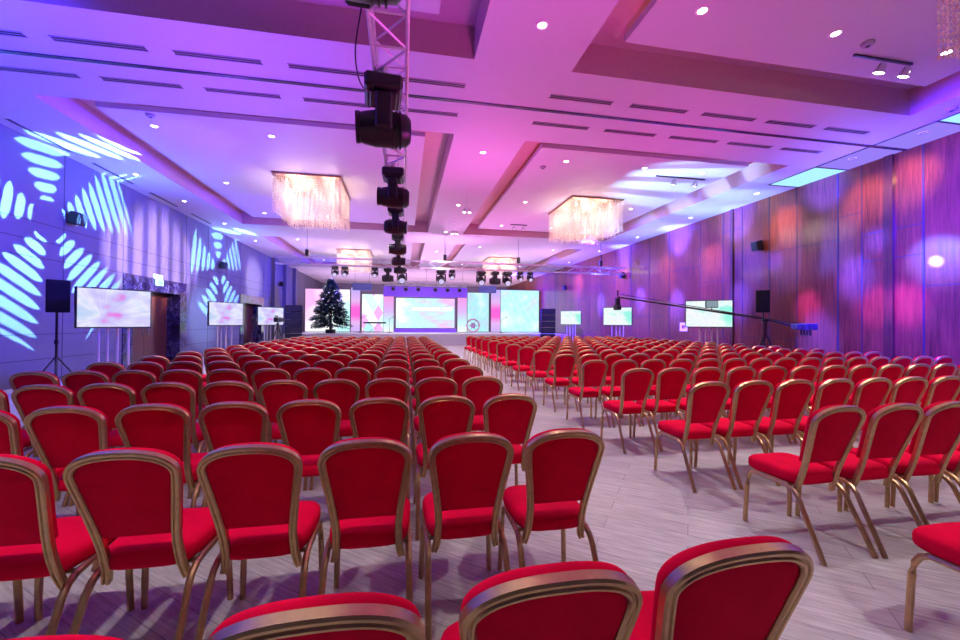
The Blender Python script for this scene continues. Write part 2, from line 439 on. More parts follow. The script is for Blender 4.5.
def chair(x, y, rz, label):
    t = thing('banquet_chair', label, 'chair', (x, y, 0), rz, CHG)
    for k, nm in (('seat', 'seat'), ('backrest', 'backrest'), ('back_frame', 'back_frame'), ('seat_frame', 'seat_frame'), ('rail_l', 'side_rail'), ('rail_r', 'side_rail'),
                  ('leg_fl', 'leg'), ('leg_fr', 'leg'), ('leg_rl', 'leg'), ('leg_rr', 'leg')):
        link(nm, CP[k], t)
    return t
cand = []
OFF = .325
def jit(s): return random.uniform(-s, s)
random.seed(11)
LY = [.75, 1.72] + [1.72 + .94 * k for k in range(1, 15)]
for k, y0 in enumerate(LY):
    for i in range(11):
        x = (.75, .74, .73, .72)[min(k, 3)] - i * (.448, .445, .436, .427, .418)[min(k, 4)] + jit(.004); y = y0 + OFF + jit(.004) - (.018 * i if k == 0 else 0)
        cand.append((x, y, jit(.015), 'left', k, i))
RY = [.94 + 1.03 * k for k in range(0, 15)]
for k, y0 in enumerate(RY):
    for i in range(15):
        x = (2.48, 2.61, 2.59, 2.56)[min(k, 3)] + i * .441 + jit(.004); y = y0 + OFF + jit(.004)
        cand.append((x, y, jit(.02), 'right', k, i))
vis = []
for cnd in cand:
    x, y = cnd[:2]
    best = 0; inn = False
    xs_, ys_ = [], []
    for dx in (-.19, .19):
        for dy, z in ((-.29, .93), (-.3, .0), (.2, 0), (.2, .47), (-.2, .47)):
            if M[1].dot(Vector((x + dx, y + dy, z - HC))) > .15:
                q = scr((x + dx, y + dy, z)); xs_.append(q[0]); ys_.append(q[1])
    if len(xs_) < 6: continue
    w = min(max(xs_), 960) - max(min(xs_), 0); h = min(max(ys_), 640) - max(min(ys_), 0)
    if w > 1 and h > 1: vis.append((y, cnd))
vis.sort(key=lambda a: a[0])
near, far = vis[:300], vis[300:]
last = {}
for y, (x, yy, rz, side, k, i) in near: last.setdefault((side, k), []).append(i)
for y, (x, yy, rz, side, k, i) in near:
    seat = 'aisle seat' if i == 0 else ORD[i] + ' seat from aisle'
    chair(x, yy, rz, 'red banquet chair in the %s block, %s row from camera, %s' % (side, OR1[k], seat))
fm = MB(); fg = MB()
for y, (x, yy, rz, side, k, i) in far:
    for key, me in CP.items():
        tgt = fm if key in ('seat', 'backrest') else fg
        R = rot_z(rz); o = Vector((x, yy, 0))
        tgt.add([R @ v.co + o for v in me.vertices], [tuple(p.vertices) for p in me.polygons])
ft = thing('banquet_chair_rows', 'farthest rows of red gold-framed banquet chairs, packed before the stage', 'chairs', (0, 14, 0)); ft['kind'] = 'stuff'
for nm, b, m_ in (('upholstery', fm, red), ('gold_frames', fg, gold)):
    b.v = [(v[0], v[1] - 14, v[2]) for v in b.v]
    o = b.build(nm, m_, ft, True); o['kind'] = 'stuff'

# ------------------------------------------------------------------ trusses
def truss_parts(L, w, parent, axis='Y', step=None, rc=.016, rb=.008):
    step = step or w * 1.25
    def P(a, x, z): return (x, a, z) if axis == 'Y' else (a, x, z)
    h = w / 2
    for (x, z) in ((-h, -h), (h, -h), (-h, h), (h, h)):
        MB().tube([P(0, x, z), P(L, x, z)], rc, 8).build('chord', alu, parent, True)
    b = MB(); n = int(L / step); st = L / n
    for i in range(n):
        a0, a1 = i * st, (i + 1) * st
        s = 1 if i % 2 else -1
        for z in (-h, h): b.tube([P(a0, -h * s, z), P(a1, h * s, z)], rb, 5)
        for x in (-h, h): b.tube([P(a0, x, -h * s), P(a1, x, h * s)], rb, 5)
        for z in (-h, h):
            if i % 2 == 0: b.tube([P(a0, -h, z), P(a0, h, z)], rb, 5)
    b.build('lattice', alu, parent, True)
TZ = 3.83; TX = -.13
tr = thing('lighting_truss', 'long box truss running down the hall overhead', 'truss', (TX, -1.0, TZ))
truss_parts(18.4, .29, tr, rb=.011)
for y in (1.5, 9.0, 17.2):
    MB().tube([(0, y, .13), (0, y, H + (.14 if not (5.85 < y - 1 < 8.25) else 0) - TZ)], .006, 5).build('hanging_cable', black, tr)
def smooth(P, n=7):
    P = [Vector(p) for p in P]; out = []
    for i in range(len(P) - 1):
        a, b, c_, d = P[max(i - 1, 0)], P[i], P[i + 1], P[min(i + 2, len(P) - 1)]
        for k in range(n):
            q = k / n; out.append(.5 * ((2 * b) + (c_ - a) * q + (2 * a - 5 * b + 4 * c_ - d) * q * q + (3 * b - a - 3 * c_ + d) * q ** 3))
    return out + [P[-1]]
sl = MB().tube(smooth([(-.13, 3.9, .0), (-.20, 4.1, -.12), (-.26, 4.3, -.3), (-.24, 4.5, -.42), (-.16, 4.6, -.42), (-.12, 4.7, -.2)]), .006, 6).build('loose_cable', black, tr, True)
MB().box((.06, 3.95, .02), (.05, .09, .10), b=.008).build('red_connector', mat('red_plastic', (.6, .02, .02), .5, noise=.1), tr, label='small red connector on the truss')
t2 = thing('lighting_truss', 'cross truss spanning the hall before the stage', 'truss', (-5.2, 18.0, 3.98))
truss_parts(15.8, .3, t2, 'X', step=.5, rc=.02, rb=.01)
for x in (1.2, 7.0, 10.4, 14.5):
    MB().tube([(x, 0, .15), (x, 0, H - 3.98)], .008, 5).build('hanging_cable', black, t2)
    MB().box((x, 0, .35), (.14, .14, .26), b=.02).build('chain_hoist', black, t2)
# ------------------------------------------------------------------ moving heads (hang: origin = clamp point at truss bottom)
lensw = mat('head_lens', (.55, .6, .75), .05, metal=.6, noise=.05, emit=(.55, .65, 1), es=.7)
def moving_head(tilt=0.0, glow=False):
    t = bpy.data.objects.new('moving_head_light', None); COL.objects.link(t)
    MB().box((-.09, 0, -.03), (.03, .05, .06)).box((.09, 0, -.03), (.03, .05, .06)).build('clamp', chrome, t)
    b = MB().box((0, 0, -.115), (.33, .27, .11), b=.02); b.box((0, 0, -.175), (.24, .20, .03), b=.01)
    b.build('base', black, t)
    y = MB(); y.box((0, 0, -.205), (.29, .10, .035), b=.01)
    for s in (-1, 1): y.box((s * .155, 0, -.33), (.04, .12, .26), b=.014)
    yk = y.build('yoke', black, t)
    R = rot_x(tilt)
    hd = MB().lathe([(.0, -.20), (.085, -.20), (.115, -.17), (.128, -.06), (.128, .06), (.115, .13), (.105, .16), (.112, .165), (.112, .195), (.098, .195), (.098, .18), (0, .18)], n=20)
    for z in (-.13, -.10, -.07): hd.lathe([(.12, z), (.134, z), (.134, z + .012), (.12, z + .012)], n=20)
    hm = hd.mesh('head', black, True); h = link('head', hm, t); h.location = (0, 0, -.40); h.rotation_euler = (tilt, 0, 0)
    ln = MB().lathe([(0, .194), (.05, .20 - .004), (.096, .186)], n=20).build('lens', lensw, h, True)
    return t
MHG = 'moving head lights hung from the trusses'
mh = moving_head(math.radians(90))
tag(mh, 'nearest moving head on the long truss, at the top edge', 'stage light', MHG)
mh.location = (TX - .12, 2.12, TZ - .13); mh.rotation_euler = (0, 0, math.radians(-88))
def place_head(x, y, z, rz, tilt, label, s=1.0):
    c = dup(mh, (x, y, z), rz, label); c.scale = (s, s, s)
    for ch in c.children:
        if ch.name.startswith('head'): ch.rotation_euler = (tilt, 0, 0)
    return c
LH = [(3.85, -86, 92, 1.25), (6.05, -92, 88, 1.15), (8.0, 88, 92, 1.1), (10.4, -88, 90, 1.1), (12.6, 90, 90, 1.05), (14.9, 90, 90, 1.0)]
for k, (y, rz, tl, s) in enumerate(LH):
    place_head(TX - (.07 if k == 0 else .03), y, TZ - .13, math.radians(rz), math.radians(tl), 'dark moving head under the long truss, %s from camera' % OR1[k + 1], s)
CHX = [-2.87, -2.47, -1.23, -.68, -.08, 1.63, 2.12, 3.44, 4.09, 4.66, 5.28, 5.76]
for k, x in enumerate(CHX):
    big = k in (3, 4, 5, 7, 8, 9)
    tl = 180 if k in (3, 8) else (68 if big else 40)
    place_head(x, 18.0, 3.83, math.radians(0 if k not in (3, 8) else 90), math.radians(118 if k not in (3, 8) else 90),
               'moving head on the cross truss, %s from its left end' % OR1[k], 1.25 if big else .85)
mh.scale = (1.2, 1.2, 1.2)
# ------------------------------------------------------------------ chandeliers
crys = bpy.data.materials.new('crystal'); crys.use_nodes = True
def _cr():
    t = NT(crys.node_tree); b = t.n['Principled BSDF']; out = t.n['Material Output']
    b.inputs['Base Color'].default_value = (.92, .86, .84, 1); b.inputs['Roughness'].default_value = .15
    tr = t.node('ShaderNodeBsdfTranslucent'); tr.inputs[0].default_value = (1, .9, .82, 1)
    mx = t.node('ShaderNodeMixShader'); mx.inputs[0].default_value = .55
    nz = t.noise(t.coord(), 22, 2); t.l.new(t.ramp(nz, [(.38, (.62, .5, .44)), (.6, (.98, .95, .93))]), b.inputs['Base Color'])
    t.l.new(b.outputs[0], mx.inputs[1]); t.l.new(tr.outputs[0], mx.inputs[2]); t.l.new(mx.outputs[0], out.inputs[0])
_cr()
def chandelier_mesh(w, d, h, seed):
    random.seed(seed); b = MB()
    nx, ny = 34, 36
    for i in range(nx):
        for j in range(ny):
            edge = i in (0, nx - 1) or j in (0, ny - 1)
            ring2 = i in (3, nx - 4) or j in (3, ny - 4)
            if not edge and not (ring2 and 3 <= i <= nx - 4 and 3 <= j <= ny - 4) and random.random() > .12: continue
            x = (i / (nx - 1) - .5) * w; y = (j / (ny - 1) - .5) * d
            L = h * (random.uniform(.93, 1.0) if edge else random.uniform(.85, 1.04))
            if edge and random.random() < .08: L *= 1.12
            z = 0
            while z < L - .04:
                hh = random.uniform(.045, .075); rr = random.uniform(.012, .019); a = random.uniform(0, PI)
                vs = [(x, y, -z), (x, y, -z - hh)]
                for q in range(4): vs.append((x + rr * math.cos(a + q * PI / 2), y + rr * math.sin(a + q * PI / 2), -z - hh * .45))
                b.add(vs, [(0, 3, 2), (0, 4, 3), (0, 5, 4), (0, 2, 5), (1, 2, 3), (1, 3, 4), (1, 4, 5), (1, 5, 2)])
                z += hh + .006
    return b.mesh('crystal_strands', crys)
CMM = chandelier_mesh(1.72, 2.1, 1.04, 5); CMN = chandelier_mesh(1.9, 2.2, 1.62, 6)
gold2 = mat('frame_brass', (.45, .25, .14), .3, metal=.9, noise=.1)
def chandelier(x, y, label, me, power, z=5.45):
    t = thing('crystal_chandelier', label, 'chandelier', (x, y, z), 0, 'crystal chandeliers')
    fr = MB(); fr.box((0, 0, -.03), (1.78, 2.16, .05), b=.01)
    fr.build('base_plate', gold2, t)
    cs = link('crystal_strands', me, t); cs.location = (0, 0, -.05); cs['kind'] = 'stuff'
    for i in (-1, 0, 1):
        for j in (-1, 0, 1):
            bb = MB().lathe([(0, -.045), (.03, -.035), (.04, 0), (.03, .03), (.015, .05), (.015, .12), (0, .12)], (i * .6, j * .72, -.17), n=10).build('bulb', lampwarm, t, True)
    for i, j in ((-.5, -.55), (.5, -.55), (-.5, .55), (.5, .55)):
        l = bpy.data.lights.new('chandelier_lamp', 'POINT'); l.energy = power / 4; l.color = (1, .78, .70); l.shadow_soft_size = .35
        lo = bpy.data.objects.new('chandelier_lamp', l); COL.objects.link(lo); lo.parent = t; lo.location = (i, j, -.45)
    return t
CW = 330
chandelier(-2.62, 12.72, 'square crystal chandelier over the left block, beside the long truss', CMM, CW)
chandelier(6.08, 13.0, 'square crystal chandelier over the right block, below the track lights', CMM, CW)
chandelier(5.72, 1.72, 'nearest chandelier, hanging strands cut by the top right corner', CMN, 60)
chandelier(-2.75, 24.2, 'far left crystal chandelier above the cross truss', CMM, CW)
chandelier(5.95, 25.0, 'far right crystal chandelier above the cross truss', CMM, CW)
# ------------------------------------------------------------------ vents, downlights, track lights
vm = MB(); vm.box((0, 0, -.004), (1, .075, .008)); vm2 = MB()
def slot(x0, x1, y, label):
    t = thing('ceiling_vent', label, 'air vent', ((x0 + x1) / 2, y, H), 0, 'linear slot vents in the ceiling')
    L = x1 - x0
    MB().box((0, 0, -.004), (L, .085, .008)).build('slot', slotm, t)
    MB().box((0, 0, -.010), (L, .010, .006)).box((0, .05, -.006), (L + .02, .012, .012)).box((0, -.05, -.006), (L + .02, .012, .012)).build('frame', mat_slot, t)
mat_slot = mat('slot_frame', (.35, .3, .35), .5, noise=.1)
def row(y, xs0, nm):
    for k, (a, b) in enumerate(xs0): slot(a, b, y, 'dark linear ceiling vent, %s row, %s from left wall' % (nm, OR1[k]))
SLX = [(-7.6, -6.6), (-6.25, -5.12), (-4.79, -3.65), (-3.29, -2.13), (-1.74, -.62), (-.2, .96), (2.44, 3.58), (3.95, 5.06), (5.41, 6.52), (6.81, 7.87), (8.17, 9.18)]
row(6.54, SLX, 'nearer')
row(7.48, SLX, 'farther')
for k, y in enumerate((10.1, 12.3, 14.6, 17.0)):   # slots along the left wall edge
    t = thing('ceiling_vent', 'dark slot vent along the left wall, %s from camera' % OR1[k], 'air vent', (-7.55, y, H), 0, 'linear slot vents in the ceiling')
    MB().box((0, 0, -.004), (.07, 1.5, .008)).build('slot', slotm, t)
    MB().box((.045, 0, -.006), (.014, 1.52, .012)).box((-.045, 0, -.006), (.014, 1.52, .012)).build('frame', mat_slot, t)
dl_ring = MB().lathe([(.055, 0), (.085, 0), (.085, -.008), (.060, -.012), (.055, -.004)], n=20).mesh('trim_ring', mat('white_ring', (.8, .78, .78), .4, noise=.03), True)
dl_disc = MB().lathe([(0, -.004), (.056, -.004)], n=20).mesh('lamp_disc', lampw)
# faces must look down: build disc explicitly
dl_disc = MB().add([(0.056 * math.cos(-2 * PI * i / 20), 0.056 * math.sin(-2 * PI * i / 20), -.005) for i in range(20)], [tuple(range(20))]).mesh('lamp_disc', lampw)
SP = bpy.data.lights.new('downlight_beam', 'SPOT'); SP.energy = 310; SP.spot_size = math.radians(92); SP.spot_blend = .9; SP.shadow_soft_size = .06; SP.color = (1, .91, .92)
def down(x, y, z, label, beam=True):
    t = thing('ceiling_downlight', label, 'ceiling light', (x, y, z), 0, 'recessed ceiling downlights')
    link('trim_ring', dl_ring, t); link('lamp_disc', dl_disc, t)
    if beam:
        o = bpy.data.objects.new('downlight_beam', SP); COL.objects.link(o); o.parent = t; o.location = (0, 0, -.03)
zr = 5.448
DL = {'left tray': [(-5.1, z) for z in ()]}
for nm, xs1, side in (('left', (-5.1, -2.85, -.4), 0), ('right', (3.95, 6.1, 7.8), 1)):
    for ky, (y, rn) in enumerate(((9.45, 'near'), (12.9, 'middle'), (16.2, 'far'))):
        for kx, x in enumerate(xs1):
            if ky == 1 and kx == 1: continue
            down(x, y, zr, 'recessed downlight, %s ceiling tray over chairs, %s line, %s from left' % (nm, rn, OR1[kx]))
for kx, x in enumerate((3.75, 5.85, 7.85)):
    down(x, 4.55, zr, 'large bright downlight in the nearest right tray, %s from left' % OR1[kx])
    down(x, .2, zr, 'downlight in the nearest right tray behind camera line, %s from left' % OR1[kx])
for kx, x in enumerate((-5.2, -2.7, -.4)):
    down(x, .6, zr, 'downlight in the nearest left tray above camera, %s from left' % OR1[kx])
for ky, y in enumerate((5.0, 9.0, 13.2, 17.2, 22.0)):
    down(1.75, y, H, 'downlight in the ceiling strip between the trays, %s from camera' % OR1[ky])
for nm, xs1 in (('left', (-5.1, -.4)), ('right', (3.95, 8.05))):
    for ky, y in enumerate((21.0, 27.5)):
        for kx, x in enumerate(xs1): down(x, y, zr, 'small far downlight, %s tray past cross truss, %s line, %s one' % (nm, ('near', 'far')[ky], ('left', 'right')[kx]))
for ky, y in enumerate((12.2, 14.6, 17.6, 21)):
    down(-7.0, y, H, 'downlight along the left wall, %s from camera' % OR1[ky], False)
for ky, y in enumerate((6.3, 7.6, 10.2, 13.0, 16.4, 20, 24)):
    down(10.25, y, H, 'downlight along the right wood wall, %s from camera' % OR1[ky], False)
# smoke detectors
sd = MB().lathe([(0, -.05), (.05, -.05), (.075, -.03), (.08, 0)], n=18)
for k, (x, y, z, w) in enumerate(((-4.9, 8.95, zr, 'left tray by its near edge'), (3.5, 9.9, zr, 'right tray by its near left corner'), (6.5, 4.62, zr, 'nearest right tray beside the track lights'), (9.6, 5.5, H, 'ceiling margin near the right corner'))):
    t = thing('smoke_detector', 'small dark round detector, ' + w, 'smoke detector', (x, y, z)); sd.build('cover', mat_slot, t, True)
    MB().lathe([(0, -.062), (.02, -.06), (.03, -.05)], n=12).build('sensor', black, t, True)
# track lights
def track(x, y, z, L, heads, label, rz=0):
    t = thing('track_light', label, 'track light', (x, y, z), rz)
    MB().box((0, 0, -.015), (L, .03, .03)).build('rail', black, t)
    for hx in heads:
        MB().tube([(hx, 0, -.03), (hx, 0, -.10)], .008, 6).build('stem', chrome, t, True)
        h = MB().lathe([(.03, .07), (.05, .05), (.075, -.05), (.08, -.07), (.07, -.07), (.066, -.06)], (0, 0, 0), n=16).build('lamp_head', chrome, t, True)
        h.location = (hx, 0, -.15); h.rotation_euler = (.35, .15, 0)
        MB().add([(.068 * math.cos(-2 * PI * i / 16), .068 * math.sin(-2 * PI * i / 16), -.062) for i in range(16)], [tuple(range(16))]).build('bulb', lampw, h)
track(7.12, 4.85, zr, 1.1, (-.05, .42), 'two-head track light in the nearest right tray', 0)
track(7.45, 9.85, zr, 1.5, (-.2, .45), 'two-head track light above the right block chandelier', 0)
track(4.6, 15.9, zr, .7, (-.2, .2), 'small two-head track light left of the right chandelier')
# hanging mini projectors in the central strip
for k, y in enumerate((12.3, 15.4)):
    t = thing('hanging_spotlight', 'small spotlight pair hung from the middle ceiling strip, %s one' % ('nearer', 'farther')[k], 'spotlight', (1.9, y, H))
    MB().tube([(0, 0, 0), (0, 0, -.35)], .01, 6).box((0, 0, -.36), (.22, .03, .03)).build('bracket', chrome, t)
    for s in (-1, 1):
        h = MB().lathe([(.02, .06), (.04, .05), (.05, -.05), (.045, -.05)], (s * .08, 0, -.43), n=12).build('lamp_head', chrome, t, True)
        MB().add([(s * .08 + .045 * math.cos(-2 * PI * i / 12), .045 * math.sin(-2 * PI * i / 12), -.481) for i in range(12)], [tuple(range(12))]).build('bulb', lampw, h)
# lit panels by the right wall
for k, (y0, y1, mm) in enumerate(((8.23, 9.47, 0), (7.05, 8.17, 1), (5.93, 6.95, 1), (3.43, 5.87, 0))):
    w = ('cyan', 'lavender')[mm]
    lb = ['farthest of the lit cyan panels above the wood wall', 'farther lavender ceiling panel with a downlight', 'nearer lavender ceiling panel with a downlight', 'long cyan light panel at the right picture edge'][k]
    t = thing('light_panel', lb, 'ceiling panel', (10.42, (y0 + y1) / 2, H), 0, 'glass light panels by the right wall')
    MB().box((0, 0, -.003), (.93, y1 - y0, .006)).build('diffuser', (panelcyan, panellav)[mm], t)
# ------------------------------------------------------------------ wall speakers
def wall_speaker(x, y, s, label):
    t = thing('wall_speaker', label, 'speaker', (x, y, 3.85), s, 'small wall speakers')
    MB().box((.03, 0, 0), (.06, .05, .08)).build('bracket', black, t)
    MB().box((.17, 0, 0), (.22, .26, .30), rot_y(.2), b=.02).build('cabinet', black, t)
    MB().box((.285, 0, -.025), (.012, .22, .26), rot_y(.2)).build('grille', blackfab, t)
for k, y in enumerate((11.3, 19.3, 27.9)): wall_speaker(XL, y, 0, 'small black speaker on the pale left wall, %s from camera' % OR1[k])
for k, y in enumerate((10.66, 18.54, 25.85)): wall_speaker(XR, y, PI, 'small black speaker on the wood wall, %s from camera' % OR1[k])
# exit sign
t = thing('exit_sign', 'small glowing sign above the near left doorway', 'exit sign', (XL, 14.85, 2.68))
MB().box((.02, 0, .17), (.04, .5, .16), b=.01).build('housing', mat('sign_white', (.5, .6, .6), .4, noise=.05, emit=(.35, .9, .8), es=.45), t)
MB().box((.06, 0, -.02), (.03, .42, .2), b=.01).build('hanging_plate', mat('sign_glow', (.4, .7, .75), .3, noise=.05, emit=(.35, .8, 1), es=.9), t)
MB().box((.078, .08, -.02), (.004, .12, .03)).box((.078, -.08, 0), (.004, .04, .1)).build('arrow_symbol', mat('sign_green', (.0, .25, .2), .5, noise=.1), t)
# ------------------------------------------------------------------ TVs
polem = mat('stand_silver', (.7, .7, .75), .35, metal=.3, noise=.05)
def tv(x, y, zc, rz, W, label, mt):
    t = thing('tv_screen', label, 'television', (x, y, 0), rz, 'flat screens on chrome stands')
    Hh = W * .64
    MB().box((0, .02, zc), (W + .05, .06, Hh + .05), b=.008).build('casing', black, t)
    MB().box((0, -.0115, zc), (W, .004, Hh)).build('display', mt, t)
    st = MB(); b0 = zc - Hh / 2
    for px in (-.24, -.08, .08, .24):
        st.tube([(px, .07 if abs(px) > .1 else .13, .03), (px, .07 if abs(px) > .1 else .13, b0 + .25)], .024, 10)
    st.build('stand_pole', polem, t, True)
    MB().box((0, .1, .015), (.8, .55, .03), b=.01).build('base_plate', black, t)
    MB().box((0, .09, b0 + .2), (.6, .06, .12)).build('bracket', black, t)
mt0 = screen_mat('tv_picture', 0, 1.0, 1.3); mt1 = screen_mat('tv_picture_cyan', 1, 1.0, 4.1)
for k, (x, y, w) in enumerate(((-5.72, 9.4, 1.17), (-5.72, 14.6, 1.14), (-5.65, 18.9, 1.16))):
    tv(x, y, 1.66, math.radians((52, 57, 50)[k]), w, 'lit screen on a chrome stand by the left wall, %s from camera' % OR1[k], mt0)
for k, (x, y, w) in enumerate(((9.22, 10.9, 1.24), (9.0, 15.9, 1.16), (8.95, 20.7, 1.12))):
    tv(x, y, 1.74, math.radians(-42), w, 'lit screen by the wood wall, %s from camera' % OR1[k], mt1)
# ------------------------------------------------------------------ PA speakers
def pa(x, y, z0, rz, label):
    t = thing('pa_speaker', label, 'speaker', (x, y, 0), rz, 'loudspeakers on stands')
    R = [Vector((px, py_, 0)) for px, py_ in ((-.165, -.16), (.165, -.16), (.11, .16), (-.11, .16))]
    MB().loft([[p * .96 + Vector((0, 0, z0)) for p in R], [p + Vector((0, 0, z0 + .02)) for p in R], [p + Vector((0, 0, z0 + .6)) for p in R], [p * .96 + Vector((0, 0, z0 + .62)) for p in R]]).build('cabinet', mat_pa, t)
    MB().box((0, -.165, z0 + .31), (.30, .012, .56), b=.004).build('grille', mat_pa, t)
    MB().tube([(0, 0, .25), (0, 0, z0)], .022, 10).lathe([(.035, 0), (.035, .08)], (0, 0, .95), 10).build('pole', black, t, True)
    for k in range(3):
        a = 2 * PI * k / 3 + .4
        MB().tube([(0, 0, .72), (.5 * math.cos(a), .5 * math.sin(a), .02)], .013, 6).tube([(0, 0, .3), (.27 * math.cos(a), .27 * math.sin(a), .36)], .008, 6).build('leg', black, t, True)
mat_pa = mat('speaker_paint', (.012, .012, .018), .8, noise=.15, nscale=60, spec=.15)
pa(-6.55, 9.15, 1.56, math.radians(40), 'black loudspeaker on a pole before the left wall')
pa(10.02, 9.75, 1.76, math.radians(-50), 'black loudspeaker on a pole before the wood wall')
# ------------------------------------------------------------------ line arrays
def line_array(x, y, rz, n, label):
    t = thing('line_array', label, 'speaker stack', (x, y, 0), rz, 'tall speaker stacks beside the stage')
    hh = 2.35 / n
    for k in range(n):
        MB().box((0, 0, hh * (k + .5)), (.85, .7, hh - .03), b=.015).build('speaker_cabinet', mat_pa, t)
        MB().box((0, -.357, hh * (k + .5)), (.78, .014, hh - .09)).build('grille', blackfab, t)
line_array(-6.0, 24.0, .25, 6, 'tall dark speaker stack left of the Christmas tree')
line_array(8.85, 24.0, -.2, 6, 'tall dark speaker stack right of the big side screen')
# ------------------------------------------------------------------ stage
stg = MB().box((1.9, 29.75, .36), (17.4, 9.5, .72)); 
o = stg.build('stage_platform', mat('stage_white', (.7, .68, .74), .4, noise=.04)); tag(o, 'low pale stage platform at the far end of the hall', 'stage')
SY = 31.0; SZ = .72
def panel(x0, x1, z0, z1, name, label, cat, mt, y=SY, depth=.12):
    t = thing(name, label, cat, ((x0 + x1) / 2, y, z0))
    w, h = x1 - x0, z1 - z0
    MB().box((0, depth / 2 + .01, h / 2), (w, depth, h), b=.01).build('casing', black, t)
    MB().box((0, 0, h / 2), (w - .06, .02, h - .06)).build('display', mt, t)
    return t
panel(-7.0, -3.85, SZ, 3.86, 'stage_screen', 'white and pink stage screen behind the Christmas tree', 'stage screen', screen_mat('scr_left', 4, 1.2, 2.2))
panel(-3.05, -1.35, SZ, 3.55, 'stage_screen', 'stage screen with magenta and cyan diamonds', 'stage screen', screen_mat('scr_diamond', 5, 1.15, 0))
panel(4.85, 6.6, SZ, 3.82, 'stage_screen', 'cyan stage screen between proscenium and magenta column', 'stage screen', screen_mat('scr_mid', 3, 1.0, 8.7))
panel(7.5, 10.7, SZ, 4.08, 'stage_screen', 'big cyan side screen right of the stage', 'stage screen', screen_mat('scr_right', 3, 1.15, 5.5))
colm = screen_mat('scr_column', 6, 1.0, 0)
panel(-3.8, -3.1, SZ, 4.0, 'scenery_column', 'magenta lit scenery column left of the diamond screen', 'stage column', colm, SY - .3, .4)
panel(6.65, 7.45, SZ, 4.05, 'scenery_column', 'magenta lit scenery column beside the big side screen', 'stage column', colm, SY - .3, .4)
ms = panel(-.58, 3.86, 1.0, 3.30, 'main_screen', 'large main stage screen with a white caption band', 'stage screen', screen_mat('scr_main', 2, 1.25, 3.3), SY - .35, .15)
wt = emis('caption_white', (1, 1, 1), 1.6)
cb = MB()
for (a, b) in ((-1.25, .1), (.2, .85), (1.0, 1.7), (-1.25, .1)): cb.box(((a + b) / 2 + .25, -.014, 1.45), (b - a, .008, .24))
cb.build('caption_band', wt, ms)
cc = MB()
for k in range(5): cc.box((-.7 + k * .17, -.014, 2.02 - .05 * (k % 2)), (.12, .006, .04), rot_y(.3))
cc.build('caption_mark', mat('caption_pink', (.8, .3, .6), .5, noise=.05, emit=(.9, .35, .8), es=.8), ms)
# proscenium frame
pr = thing('stage_portal', 'purple lit portal framing the main stage screen', 'stage portal', (1.65, SY - .5, SZ))
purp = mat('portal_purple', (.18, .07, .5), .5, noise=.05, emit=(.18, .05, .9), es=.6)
MB().box((0, .1, 3.0), (6.2, .5, .72), b=.02).build('header', purp, pr)
for s in (-1, 1):
    w = .72
    MB().box((s * 2.72, .1, 1.32), (.76, .5, 2.64), b=.02).build('side_column', black, pr)
    MB().box((s * 2.72, -.16, 1.32), (.72, .02, 2.60)).build('lit_face', screen_mat('portal_face_%s' % ('l' if s < 0 else 'r'), 7, 1.0, 0), pr)
MB().box((0, .1, .13), (4.6, .5, .26), b=.01).build('plinth', purp, pr)
t3 = thing('lighting_truss', 'short stage truss above the purple portal', 'truss', (-1.35, SY - 1.0, 4.28))
truss_parts(6.0, .3, t3, 'X', step=.45, rc=.025, rb=.014)
for x in (.3, 3.0, 5.7): MB().tube([(x, 0, .15), (x, 0, H - 4.28)], .01, 5).build('hanging_cable', black, t3)
def par_can(x, y, z, label):
    t = thing('par_light', label, 'stage light', (x, y, z), 0, 'par lights on the stage truss')
    MB().tube([(-.13, 0, -.18), (-.13, 0, -.03), (0, 0, .0), (.13, 0, -.03), (.13, 0, -.18)], .012, 6).build('yoke', black, t, True)
    MB().lathe([(0, .16), (.07, .15), (.12, .05), (.14, -.12), (.125, -.12), (.12, -.09), (0, -.09)], (0, 0, -.22), 14, rot_x(-1.1)).build('housing', black, t, True)
for k, x in enumerate((-.75, .15, 1.05, 2.3, 3.2, 4.1)): par_can(x, SY - 1.0, 4.12, 'dark par light above the main screen, %s from left' % OR1[k])
# par lights on the hanging blue boxes either side
for k, (x, w) in enumerate(((-2.9, 'left'), (6.2, 'right'))):
    t = thing('truss_box', 'blue lit equipment box hung over the stage %s side' % w, 'stage equipment', (x, SY - 1.2, 3.95))
    MB().box((0, 0, 0), (1.3, .4, .5), b=.03).build('case', mat('blue_case_' + w, (.10, .14, .5), .4, noise=.1), t)
    for s in (-1, 1): MB().tube([(s * .5, 0, .25), (s * .5, 0, H - 3.95)], .01, 5).build('hanging_cable', black, t)
# ring on the stage
t = thing('ring_decoration', 'round pink ring standing on the stage right of the portal', 'stage decoration', (5.05, SY - 1.6, SZ))
MB().tube([(.46 * math.cos(a * PI / 16), 0, .52 + .46 * math.sin(a * PI / 16)) for a in range(32)], .05, 8, True).build('ring', mat('ring_pink', (.75, .3, .6), .4, noise=.1), t, True)
MB().lathe([(0, -.03), (.2, -.03), (.2, .03), (0, .03)], (0, 0, .52), 20, rot_x(PI / 2)).build('centre_disc', mat('ring_centre', (.5, .35, .6), .4, noise=.1), t, True)
for k in range(6):
    a = PI / 3 * k; MB().tube([(.2 * math.cos(a), 0, .52 + .2 * math.sin(a)), (.44 * math.cos(a), 0, .52 + .44 * math.sin(a))], .015, 5).build('spoke', chrome, t, True)
# keyboard
t = thing('stage_keyboard', 'dark keyboard on a crossed stand before the diamond screen', 'keyboard', (-1.95, SY - 2.2, SZ))
MB().box((0, 0, .68), (1.5, .35, .1), b=.015).build('body', black, t)
MB().box((0, -.12, .735), (1.3, .12, .012)).build('keys', mat('keys_white', (.8, .8, .8), .4, noise=.05), t)
MB().tube([(-.4, 0, .02), (.4, 0, .63)], .02, 6).tube([(.4, .06, .02), (-.4, .06, .63)], .02, 6).build('stand', chrome, t, True)
